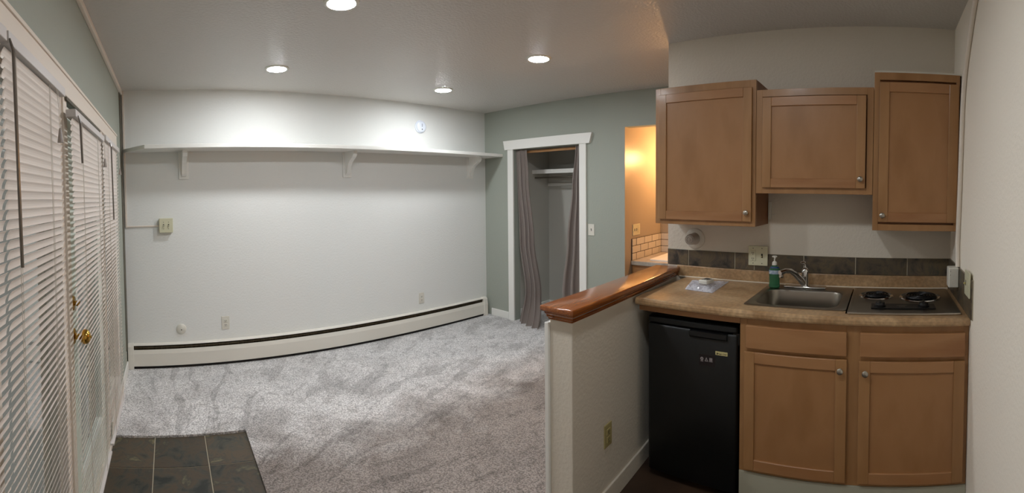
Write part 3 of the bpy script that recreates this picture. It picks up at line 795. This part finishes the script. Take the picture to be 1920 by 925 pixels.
# bit of white wire fitting at the cabinet's side
t = T('cable_stub', 'short white capped cable stub on the wall beside the large cabinet', 'cable', KIT, (K, .582, 1.44))
bm = B(); box(bm, K - .020, K, .572, .590, 1.385, 1.495, .003); t.part('channel', bm, m_wplast)
bm = B(); tube(bm, [(K - .010, .574, 1.408), (K - .012, .560, 1.412), (K - .006, .545, 1.418)], .0025, 6); t.part('wire_end', bm, m_wplast)

# base cabinet
BF = K - 0.645; CZt = 0.985; CZb = 0.945
t = T('base_cabinet', 'maple base cabinet with two doors and two drawer fronts under the sink and stove', 'cabinet', KIT, (K - .32, 0, 0.185))
bm = B(); box(bm, BF + .019, BF + .04, -0.528, 0.556, .19, CZb - .001); box(bm, BF + .04, K, -.528, -.51, .19, CZb - .001); box(bm, BF + .04, K, .538, .556, .19, CZb - .001); box(bm, BF + .04, K, -.51, .538, .19, .21)
t.part('body', bm, m_maple_d)
bm = B()
ZB = .186
box(bm, BF, BF + .019, 0.520, 0.556, ZB, CZb - .001, .001, 1); box(bm, BF, BF + .019, -0.530, -0.505, ZB, CZb - .001, .001, 1); box(bm, BF, BF + .019, -0.030, 0.042, ZB, CZb - .001, .001, 1)
for a, b in ((.042, .52), (-.505, -.03)):
    box(bm, BF, BF + .019, a, b, CZb - .035, CZb - .001, .001, 1); box(bm, BF, BF + .019, a, b, .772, .800, .001, 1); box(bm, BF, BF + .019, a, b, ZB, ZB + .03, .001, 1)
t.part('face_frame', bm, m_maple)
for a, b in ((.038, .522), (-.512, -.024)):
    bm = B(); box(bm, BF - .019, BF, a, b, .800, .912, .004, 2); t.part('drawer_front', bm, m_maple_h)
shaker(t, BF, .036, .530, .205, .783, .052, (.066, .735))
shaker(t, BF, -.512, -.020, .205, .780, .052, (-.050, .729))
bm = B(); box(bm, BF - .004, BF + .013, -.530, .556, 0.001, ZB - .001, .001); single('toe_board', bm, mat('toe_paint', (176, 174, 156), .6), KIT, (BF, 0, 0), 'pale painted board below the maple base cabinet', 'board')
# apron above the fridge
bm = B(); box(bm, BF, BF + .019, .557, 1.13, .912, CZb - .001, .002); single('counter_apron', bm, m_maple_h, KIT, (BF, .85, .912), 'maple apron rail under the counter above the black fridge', 'rail')

# countertop with cut-outs for sink and stove; rounded front nose
CF = K - 0.675
t = T('countertop', 'mottled tan laminate kitchen countertop with backsplash lip', 'countertop', KIT, (K - .33, .3, CZb))
SX0, SX1, SY0, SY1 = 2.108, 2.618, 0.052, 0.568
VX0, VX1, VY0, VY1 = 2.060, 2.618, -0.500, 0.044
bm = B()
def hwface(x):                   # y of the half wall's kitchen face (KIT frame) with a hair of clearance
    return 1.163 + (x - 1.40) * math.tan(0.0975) - 0.084
nose = [(CF + .012, CZb), (CF + .003, CZb + .004), (CF, CZb + .012), (CF, CZt - .014), (CF + .004, CZt - .004), (CF + .014, CZt), (VX0 + .01, CZt), (VX0 + .01, CZb)]
prism(bm, nose, 'y', -RW + .002, hwface(CF))
x0_ = VX0 + .01
box(bm, x0_, K - .001, -RW + .002, VY0 + .008, CZb, CZt)
box(bm, x0_, SX0 + .008, SY0 - .0, SY1 - .008, CZb, CZt)
box(bm, x0_, K - .001, SY1 - .008, hwface(x0_), CZb, CZt)
box(bm, VX1 - .008, K - .001, VY0 + .008, VY1, CZb, CZt)
box(bm, SX1 - .008, K - .001, VY1, SY1 - .008, CZb, CZt)
t.part('slab', bm, m_counter)
bm = B(); box(bm, K - .020, K - .0005, -RW + .0125, 1.218, CZt + .0005, 1.060, .003); t.part('backsplash_lip', bm, m_counter)
bm = B(); tube(bm, [(K - .0205, -RW + .016, CZt + .002), (K - .0205, 1.20, CZt + .002)], .0045, 8); t.part('caulk_bead', bm, m_caulk)

# slate backsplash tiles
t = T('slate_backsplash', 'row of dark slate tiles on the kitchen wall above the counter', 'tile', KIT, (K, .4, 1.06))
bm = B(); box(bm, K - .005, K - .0005, -RW + .001, 1.297, 1.0605, 1.166); t.part('grout', bm, m_grout)
bm = B()
ys = [1.297, 1.139, 0.811, 0.363 + .318, 0.363, 0.045, -0.268, -0.524]
for a, b in zip(ys, ys[1:]): box(bm, K - .009, K - .001, b + .0035, a - .0035, 1.062, 1.165, .0015, 1)
t.part('tiles', bm, m_slate_k)
t = T('slate_side_splash', 'dark slate tiles on the near wall beside the stove', 'tile', KIT, (2.3, -RW, CZt))
bm = B(); box(bm, 1.952, K - .012, -RW + .0005, -RW + .005, CZt + .001, 1.168); t.part('grout', bm, m_grout)
bm = B()
xs = [1.952, 2.135, 2.45, K - .012]
for a, b in zip(xs, xs[1:]): box(bm, a + .003, b - .003, -RW + .001, -RW + .011, CZt + .003, 1.167, .0015, 1)
t.part('tiles', bm, m_slate_k)

# sink: rim and bowl
t = T('kitchen_sink', 'stainless steel drop-in kitchen sink in the tan counter', 'sink', KIT, (2.36, .31, CZt))
bm = B()
o = [rrect(SX0, SX1, SY0, SY1, .02), rrect(SX0 + .006, SX1 - .006, SY0 + .006, SY1 - .006, .018)]
bi = (2.155, 2.505, 0.098, 0.532)
loops(bm, [(o[0], CZt + .0005), (o[0], CZt + .004), (o[1], CZt + .0055), (rrect(bi[0]-.008, bi[1]+.008, bi[2]-.008, bi[3]+.008, .075), CZt + .003), (rrect(*bi, .07), CZt + .0005),
    (rrect(bi[0]+.004, bi[1]-.004, bi[2]+.004, bi[3]-.004, .068), CZt - .01),
    (rrect(bi[0]+.012, bi[1]-.012, bi[2]+.012, bi[3]-.012, .06), CZt - .135), (rrect(bi[0]+.035, bi[1]-.035, bi[2]+.035, bi[3]-.035, .05), CZt - .155)])
t.part('bowl', bm, m_steel, smooth=True)
bm = B(); lathe(bm, [(.0005, CZt-.1535), (.028, CZt-.1535), (.042, CZt-.151), (.045, CZt-.1545)], ((bi[0]+bi[1])/2, (bi[2]+bi[3])/2, 0), 'z', 24, False); t.part('drain', bm, m_chrome, smooth=True)

# faucet
fx, fy = 2.572, 0.335
t = T('kitchen_faucet', 'chrome single-lever faucet behind the sink', 'faucet', KIT, (fx, fy, CZt + .005))
bm = B(); box(bm, fx-.026, fx+.026, fy-.125, fy+.125, CZt + .0056, CZt + .017, .010, 4); t.part('deck_plate', bm, m_chrome, smooth=True)
bm = B(); lathe(bm, [(.026, CZt+.016), (.024, CZt+.03), (.023, CZt+.07), (.0245, CZt+.10), (.021, CZt+.117), (.012, CZt+.126), (.0005, CZt+.128)], (fx, fy, 0), 'z', 28, False); t.part('body', bm, m_chrome, smooth=True)
bm = B()
pts = [(fx - .006, fy + .005, CZt + .030), (fx - .035, fy + .024, CZt + .062), (fx - .070, fy + .048, CZt + .098), (fx - .100, fy + .069, CZt + .119), (fx - .135, fy + .092, CZt + .123), (fx - .168, fy + .114, CZt + .117)]
tube(bm, pts, [.020, .018, .0165, .015, .0145, .014], 14); sp = t.part('spout', bm, m_chrome, smooth=True)
bm = B(); lathe(bm, [(.0005, CZt+.090), (.0125, CZt+.090), (.0135, CZt+.094), (.0135, CZt+.104), (.0005, CZt+.104)], (fx - .158, fy + .108, 0), 'z', 20, False); t.part('aerator', bm, m_chrome, parent=sp, smooth=True)
bm = B(); tube(bm, [(fx + .002, fy, CZt + .122), (fx + .000, fy + .003, CZt + .140), (fx - .004, fy + .010, CZt + .155)], [.010, .008, .009], 12)
lathe(bm, [(.0005, CZt+.149), (.014, CZt+.150), (.017, CZt+.157), (.012, CZt+.163), (.0005, CZt+.164)], (fx - .005, fy + .012, 0), 'z', 20, False)
t.part('lever', bm, m_chrome, smooth=True)

# soap bottle
sx, sy = 2.530, 0.512
z0 = CZt + .0057
t = T('soap_bottle', 'green liquid soap pump bottle standing behind the sink', 'soap bottle', KIT, (sx, sy, z0))
m_soap = mat('green_soap', (74, 138, 100), 0.12, trans=0.55, ior=1.36)
m_clear = mat('clear_plastic', (200, 222, 208), 0.06, trans=0.9, ior=1.3)
def oval(rx, ry, n=28): return [(sx + rx*cos(2*pi*k/n), sy + ry*sin(2*pi*k/n)) for k in range(n)]
bm = B(); loops(bm, [(oval(.018, .028), z0), (oval(.022, .033), z0 + .005), (oval(.021, .031), z0 + .04), (oval(.022, .033), z0 + .09), (oval(.021, .032), z0 + .112), (oval(.014, .020), z0 + .127), (oval(.010, .010), z0 + .133)], True, True)
t.part('bottle', bm, m_soap, smooth=True)
bm = B(); loops(bm, [(oval(.0225, .0335), z0 + .082), (oval(.0225, .0335), z0 + .104)], False); t.part('label_band', bm, mat('soap_label', (150, 170, 190), .5, var=[(120, 140, 175), (190, 200, 205)], var_scale=60), smooth=True)
bm = B(); loops(bm, [(oval(.0195, .0285), z0 + .1165), (oval(.0165, .0235), z0 + .1245)], False); t.part('label_top', bm, mat('soap_label_blue', (30, 50, 110), .5), smooth=True)
bm = B(); lathe(bm, [(.0005, z0+.133), (.0145, z0+.133), (.0145, z0+.148), (.010, z0+.154), (.0045, z0+.157), (.0040, z0+.180), (.0005, z0+.180)], (sx, sy, 0), 'z', 24, False); cp = t.part('collar', bm, m_wplast, smooth=True)
bm = B(); lathe(bm, [(.0005, z0+.176), (.014, z0+.180), (.016, z0+.185), (.012, z0+.188), (.0005, z0+.189)], (sx, sy, 0), 'z', 24, False)
tube(bm, [(sx, sy, z0 + .183), (sx - .016, sy - .006, z0 + .182), (sx - .026, sy - .010, z0 + .177)], [.006, .005, .004], 10); t.part('pump_head', bm, m_wplast, parent=cp, smooth=True)

# two-burner cooktop
t = T('electric_cooktop', 'steel two-burner electric cooktop with coil elements in the counter', 'stove', KIT, (2.34, -.23, CZt))
zt = CZt + .009
bm = B(); loops(bm, [(rrect(VX0, VX1, VY0, VY1, .012), CZt + .0008), (rrect(VX0, VX1, VY0, VY1, .012), zt - .003), (rrect(VX0 + .004, VX1 - .004, VY0 + .004, VY1 - .004, .010), zt), (rrect(VX0 + .02, VX1 - .02, VY0 + .02, VY1 - .02, .010), zt - .002)], True, True); t.part('top_plate', bm, m_steel)
bm = B(); box(bm, VX0 - .003, VX0 + .012, VY0 + .004, VY1 - .004, CZt + .0008, zt + .001, .003); t.part('front_trim', bm, m_steel_l)
for bx_, by_, br_ in ((2.425, -0.088, .078), (2.405, -0.328, .098)):
    bm = B(); lathe(bm, [(br_ - .006, zt - .006), (br_ + .004, zt + .002), (br_ + .012, zt + .003), (br_ + .016, zt - .001)], (bx_, by_, 0), 'z', 48, False); rg = t.part('drip_ring', bm, m_chrome, smooth=True)
    bm = B(); lathe(bm, [(.0005, zt - .0012), (br_ - .01, zt - .0010), (br_ - .004, zt)], (bx_, by_, 0), 'z', 40, False); t.part('drip_pan', bm, m_coil, parent=rg, smooth=True)
    bm = B(); pts = []; turns = 4 if br_ < .09 else 5
    for k in range(turns * 28 + 1):
        a = 2*pi*k/28; r_ = .012 + (br_ - .020) * k / (turns * 28); pts.append((bx_ + r_*cos(a), by_ + r_*sin(a), zt + .0062))
    tube(bm, pts, .0045, 8); t.part('coil', bm, m_coil, parent=rg, smooth=True)
    bm = B()
    for a in (0, 2.09, 4.19): tube(bm, [(bx_, by_, zt + .0018), (bx_ + (br_-.004)*cos(a), by_ + (br_-.004)*sin(a), zt + .0018)], .002, 6)
    t.part('coil_support', bm, m_chrome, parent=rg)
bm = B(); prism(bm, [(2.145, -.385), (2.235, -.385), (2.235, -.068), (2.145, -.068)], 'z', zt - .001, zt + .003); t.part('control_panel', bm, m_blk)
for by_ in (-.112, -.328):
    bm = B(); lathe(bm, [(.030, zt+.003), (.030, zt+.008), (.025, zt+.010), (.022, zt+.022), (.0005, zt+.023)], (2.190, by_, 0), 'z', 28, False); box(bm, 2.168, 2.212, by_ - .006, by_ + .006, zt + .018, zt + .030, .003); t.part('control_knob', bm, m_blk, smooth=True)
bm = B(); box(bm, 2.180, 2.186, -.235, -.205, zt + .003, zt + .0034); box(bm, 2.200, 2.204, -.245, -.195, zt + .003, zt + .0034); t.part('panel_marking', bm, m_nickel)

# plastic bag with a small device on the counter
t = T('plastic_bag', 'clear crinkled plastic bag lying flat on the counter left of the sink', 'plastic bag', KIT, (2.44, .93, CZt))
m_bag = mat('clear_film', (232, 235, 246), 0.10, alpha=0.45, spec=0.9)
rng = random.Random(3)
c4 = [(2.285, .80), (2.255, .975), (2.395, 1.085), (2.640, 1.060), (2.655, .815)]
bm = B(); n = 34; grid = []
P00, P10, P11, P01 = Vector((2.300, .985)), Vector((2.280, .805)), Vector((2.625, .830)), Vector((2.560, 1.060))
for i in range(n + 1):
    row = []
    for j in range(n + 1):
        u, v = i / n, j / n
        p = P00*(1-u)*(1-v) + P10*u*(1-v) + P11*u*v + P01*(1-u)*v
        h = .004 + .010 * abs(sin(9*u + 4*v + 1.2*sin(7*v))) * (1 - .7*v) + .006 * abs(sin(23*u - 9*v)) * (1 - v) + rng.uniform(0, .0025)
        if 0.05 < v < .22: h += .007 * sin(pi * (v - .05) / .17)
        e = min(u, v, 1-u, 1-v); h *= min(1, e * 9 + .15)
        row.append(bm.verts.new((p.x + rng.uniform(-.002, .002), p.y + rng.uniform(-.002, .002), CZt + .0015 + h)))
    grid.append(row)
for i in range(n):
    for j in range(n): bm.faces.new((grid[i][j], grid[i+1][j], grid[i+1][j+1], grid[i][j+1]))
t.part('top_film', bm, m_bag)
bm = B(); vs = [bm.verts.new((p.x, p.y, CZt + .001)) for p in (P00, P10, P11, P01)]; bm.faces.new(vs); t.part('bottom_film', bm, m_bag)
t = T('door_sensor', 'small white plastic device with black contacts on the plastic bag', 'device', KIT, (2.44, .90, CZt + .02))
rot = Matrix.Translation((2.43, .905, 0)) @ Matrix.Rotation(radians(-12), 4, 'Z')
bm = B(); box(bm, -.040, .040, -.030, .030, CZt + .0215, CZt + .045, .005, 3); bmesh.ops.transform(bm, matrix=rot, verts=bm.verts); t.part('case', bm, m_wplast, smooth=True)
bm = B()
box(bm, .0, .030, -.020, .022, CZt + .0449, CZt + .0458)
for y in (-.014, .002, .017): box(bm, -.022, .001, y - .003, y + .003, CZt + .0449, CZt + .0458)
bmesh.ops.transform(bm, matrix=rot, verts=bm.verts); t.part('contacts', bm, m_blk)

# double-gang plate on the slate: outlet + switch
t = T('combination_plate', 'ivory double plate with outlet and switch over the slate tiles', 'outlet', KIT, (K - .012, .653, 1.153))
bm = B(); box(bm, K - .018, K - .0115, .590, .716, 1.092, 1.216, .003); t.part('cover_plate', bm, m_ivory)
bm = B(); box(bm, K - .0215, K - .017, .668, .702, 1.120, 1.188, .003); rc = t.part('receptacle', bm, m_ivory)
bm = B()
for dz in (.018, -.018):
    z = 1.154 + dz
    box(bm, K - .0222, K - .0212, .679, .682, z - .003, z + .006); box(bm, K - .0222, K - .0212, .689, .692, z - .003, z + .006); box(bm, K - .0222, K - .0212, .683, .687, z - .011, z - .007)
t.part('slot', bm, m_outlet, parent=rc)
bm = B(); box(bm, K - .0188, K - .0175, .622, .632, 1.142, 1.168); sl = t.part('slot', bm, m_outlet)
bm = B(); box(bm, K - .032, K - .018, .624, .630, 1.146, 1.156, .002); t.part('toggle', bm, m_ivory_d, parent=sl)
for y in (.627, .685):
    for z in (1.107, 1.201):
        bm = B(); lathe(bm, [(.0005, K-.0190), (.003, K-.0188), (.003, K-.017), (.0005, K-.017)], (0, y, z), 'x', 10, False); t.part('screw', bm, m_outlet)

# round wall fitting with grey cap
cy, cz = 1.094, 1.243
t = T('wall_nozzle', 'round white wall fitting with stepped grey centre under the large cabinet', 'wall fitting', KIT, (K, cy, cz))
bm = B(); lathe(bm, [(.0005, K-.010), (.050, K-.010), (.062, K-.009), (.068, K-.005), (.070, K-.0005), (.0005, K-.0005)], (0, cy, cz), 'x', 48, False); t.part('flange', bm, m_wplast, smooth=True)
m_gcap = mat('grey_cap', (186, 180, 172), .35)
bm = B(); lathe(bm, [(.040, K-.010), (.037, K-.030), (.034, K-.085), (.031, K-.090), (.025, K-.087), (.023, K-.094), (.018, K-.095), (.016, K-.090), (.010, K-.091), (.008, K-.098), (.0005, K-.099)], (0, cy, cz), 'x', 40, False); t.part('nozzle', bm, m_gcap, smooth=True)

# near-wall fittings: raceway, junction box, plate
t = T('wall_conduit', 'cream cable conduit running down the near wall beside the narrow cabinet', 'conduit', KIT, (2.3, -RW, 1.8))
def cpath(pts, sub=6):
    out = []
    P = [Vector(p) for p in pts]; P = [2*P[0]-P[1]] + P + [2*P[-1]-P[-2]]
    for i in range(1, len(P) - 2):
        for k in range(sub):
            q = k / sub
            out.append(0.5*((2*P[i]) + (-P[i-1]+P[i+1])*q + (2*P[i-1]-5*P[i]+4*P[i+1]-P[i+2])*q*q + (-P[i-1]+3*P[i]-3*P[i+1]+P[i+2])*q**3))
    out.append(P[-2]); return out
bm = B(); yc = -RW + .0135
tube(bm, cpath([(1.88, yc, 2.548), (1.985, yc, 2.46), (2.09, yc, 2.35), (2.22, yc, 2.18), (2.275, yc, 2.0), (2.305, yc, 1.6), (2.335, yc, 1.34), (2.335, yc, 1.26), (2.32, yc, 1.172)]), .0125, 12)
t.part('channel', bm, m_cream, smooth=True)
t = T('junction_box', 'white surface junction box at the bottom of the conduit beside the stove', 'junction box', KIT, (2.32, -RW, 1.12))
bm = B(); box(bm, 2.285, 2.365, -RW + .012, -RW + .065, 1.068, 1.172, .005, 3); b_ = t.part('housing', bm, m_wplast)
for z, r_ in ((1.140, .014), (1.095, .011)):
    bm = B(); lathe(bm, [(r_ - .0012, 2.2847), (r_ - .001, 2.2840), (r_, 2.2840), (r_ + .0002, 2.2847)], (0, -RW + .040, z), 'x', 24, False); t.part('knockout', bm, m_cream, parent=b_)
bm = B()
for z in (1.155, 1.135): lathe(bm, [(.0005, 2.2842), (.0018, 2.2842), (.0018, 2.286), (.0005, 2.286)], (0, -RW + .056, z), 'x', 8, False)
t.part('screw', bm, m_outlet)
t = T('switch_plate', 'ivory switch plate on the near wall right of the stove', 'light switch', KIT, (2.02, -RW, 1.14))
bm = B(); box(bm, 1.965, 2.085, -RW + .0115, -RW + .0185, 1.082, 1.200, .003); t.part('cover_plate', bm, m_ivory)
bm = B(); box(bm, 1.985, 2.018, -RW + .018, -RW + .0205, 1.108, 1.174, .002); t.part('rocker', bm, m_ivory)
bm = B(); box(bm, 2.045, 2.057, -RW + .018, -RW + .019, 1.128, 1.154); sl = t.part('slot', bm, m_outlet)
bm = B(); box(bm, 2.047, 2.055, -RW + .0188, -RW + .030, 1.134, 1.144, .002); t.part('toggle', bm, m_ivory_d, parent=sl)

# ---------------- fridge
FX = K - .628
t = T('mini_fridge', 'black compact fridge under the counter beside the half wall', 'fridge', KIT, (FX + .25, .83, 0.0))
fy0, fy1 = .575, 1.088
bm = B(); box(bm, FX + .055, K - .05, fy0 + .004, fy1 - .004, .045, .885, .012, 3); t.part('cabinet', bm, m_fridge)
bm = B(); loops(bm, [(rrect(FX + .02, FX + .050, fy0, fy1, .008), .045)] , False)
bm.free(); bm = B()
# door slab with rounded front edges
def dprof(z): return rrect(FX, FX + .050, fy0, fy1, .018, 5)
loops(bm, [(rrect(FX + .006, FX + .050, fy0 + .006, fy1 - .006, .014, 5), .040), (dprof(0), .048), (dprof(0), .832), (rrect(FX + .008, FX + .050, fy0 + .002, fy1 - .002, .014, 5), .842)], True, True)
d = t.part('door', bm, m_fridge, smooth=True)
bm = B(); loops(bm, [(rrect(FX + .006, FX + .052, fy0, fy1, .016, 5), .850), (rrect(FX, FX + .052, fy0, fy1, .018, 5), .858), (rrect(FX + .002, FX + .052, fy0, fy1, .018, 5), .878), (rrect(FX + .014, FX + .052, fy0 + .008, fy1 - .008, .014, 5), .888)], True, True)
t.part('top_trim', bm, m_fridge, smooth=True)
bm = B(); prism(bm, [(FX - .014, .842), (FX + .01, .846), (FX + .01, .812), (FX - .004, .808), (FX - .016, .820)], 'y', .628, .835)
bmesh.ops.bevel(bm, geom=list(bm.edges), offset=.002, segments=2, affect='EDGES'); t.part('handle', bm, m_blk, parent=d, smooth=True)
bm = B(); box(bm, FX + .06, FX + .10, fy0 + .02, fy1 - .02, .006, .046, .004); t.part('kick_panel', bm, m_blk)
bm = B(); box(bm, FX + .010, FX + .045, fy0 - .008, fy0 + .03, .79, .85, .003); t.part('hinge', bm, m_blk)
for y in (fy0 + .05, fy1 - .05):
    bm = B(); lathe(bm, [(.0005, 0.0005), (.018, 0.0005), (.018, .01), (.010, .02), (.010, .045), (.0005, .045)], (FX + .09, y, 0), 'z', 16, False); t.part('foot', bm, m_blk)
# stickers on the door (face -x)
TR = lambda y, z, x: Matrix.Translation((x, y, z)) @ Matrix(((0, 0, -1, 0), (-1, 0, 0, 0), (0, 1, 0, 0), (0, 0, 0, 1)))
bm = B(); box(bm, FX - .0008, FX, .627, .692, .733, .752); st = t.part('brand_sticker', bm, m_paper, parent=d, label='pale yellow sticker with brand lettering')
bm = text_bm('Magic Chef', .0105); bmesh.ops.transform(bm, matrix=TR(.656, .7405, FX - .0011), verts=bm.verts)
box(bm, FX - .0013, FX - .0008, .680, .685, .736, .745); t.part('lettering', bm, m_ink, parent=d)
bm = B(); box(bm, FX - .0006, FX, .694, .782, .668, .726); t.part('icon_label', bm, m_maroon, parent=d, label='dark label with three pale hazard icons')
bm = B(); X = FX - .001
def disc(bm, cy_, cz_, r0, r1, n=20, x=X):
    a_ = [bm.verts.new((x, cy_ + r0*cos(2*pi*k/n), cz_ + r0*sin(2*pi*k/n))) for k in range(n)]
    b_ = [bm.verts.new((x, cy_ + r1*cos(2*pi*k/n), cz_ + r1*sin(2*pi*k/n))) for k in range(n)]
    for k in range(n): bm.faces.new((a_[k], a_[(k+1) % n], b_[(k+1) % n], b_[k]))
disc(bm, .766, .703, .0028, .0085); box(bm, X - .0002, X + .0002, .759, .773, .689, .6925)
tri = [(.741, .713), (.7505, .692), (.7315, .692)]; tri2 = [(.741, .705), (.7455, .695), (.7365, .695)]
A_ = [bm.verts.new((X, *p)) for p in tri]; B_ = [bm.verts.new((X, *p)) for p in tri2]
for k in range(3): bm.faces.new((A_[k], A_[(k+1) % 3], B_[(k+1) % 3], B_[k]))
box(bm, X - .0002, X + .0002, .709, .716, .697, .712); box(bm, X - .0002, X + .0002, .7175, .7245, .697, .712); box(bm, X - .0002, X + .0002, .707, .7265, .692, .695)
bm2 = text_bm('WARNING', .0055); bmesh.ops.transform(bm2, matrix=TR(.741, .7195, X), verts=bm2.verts)
t.part('icons', bm, m_iconw, parent=d)
bm2.free()
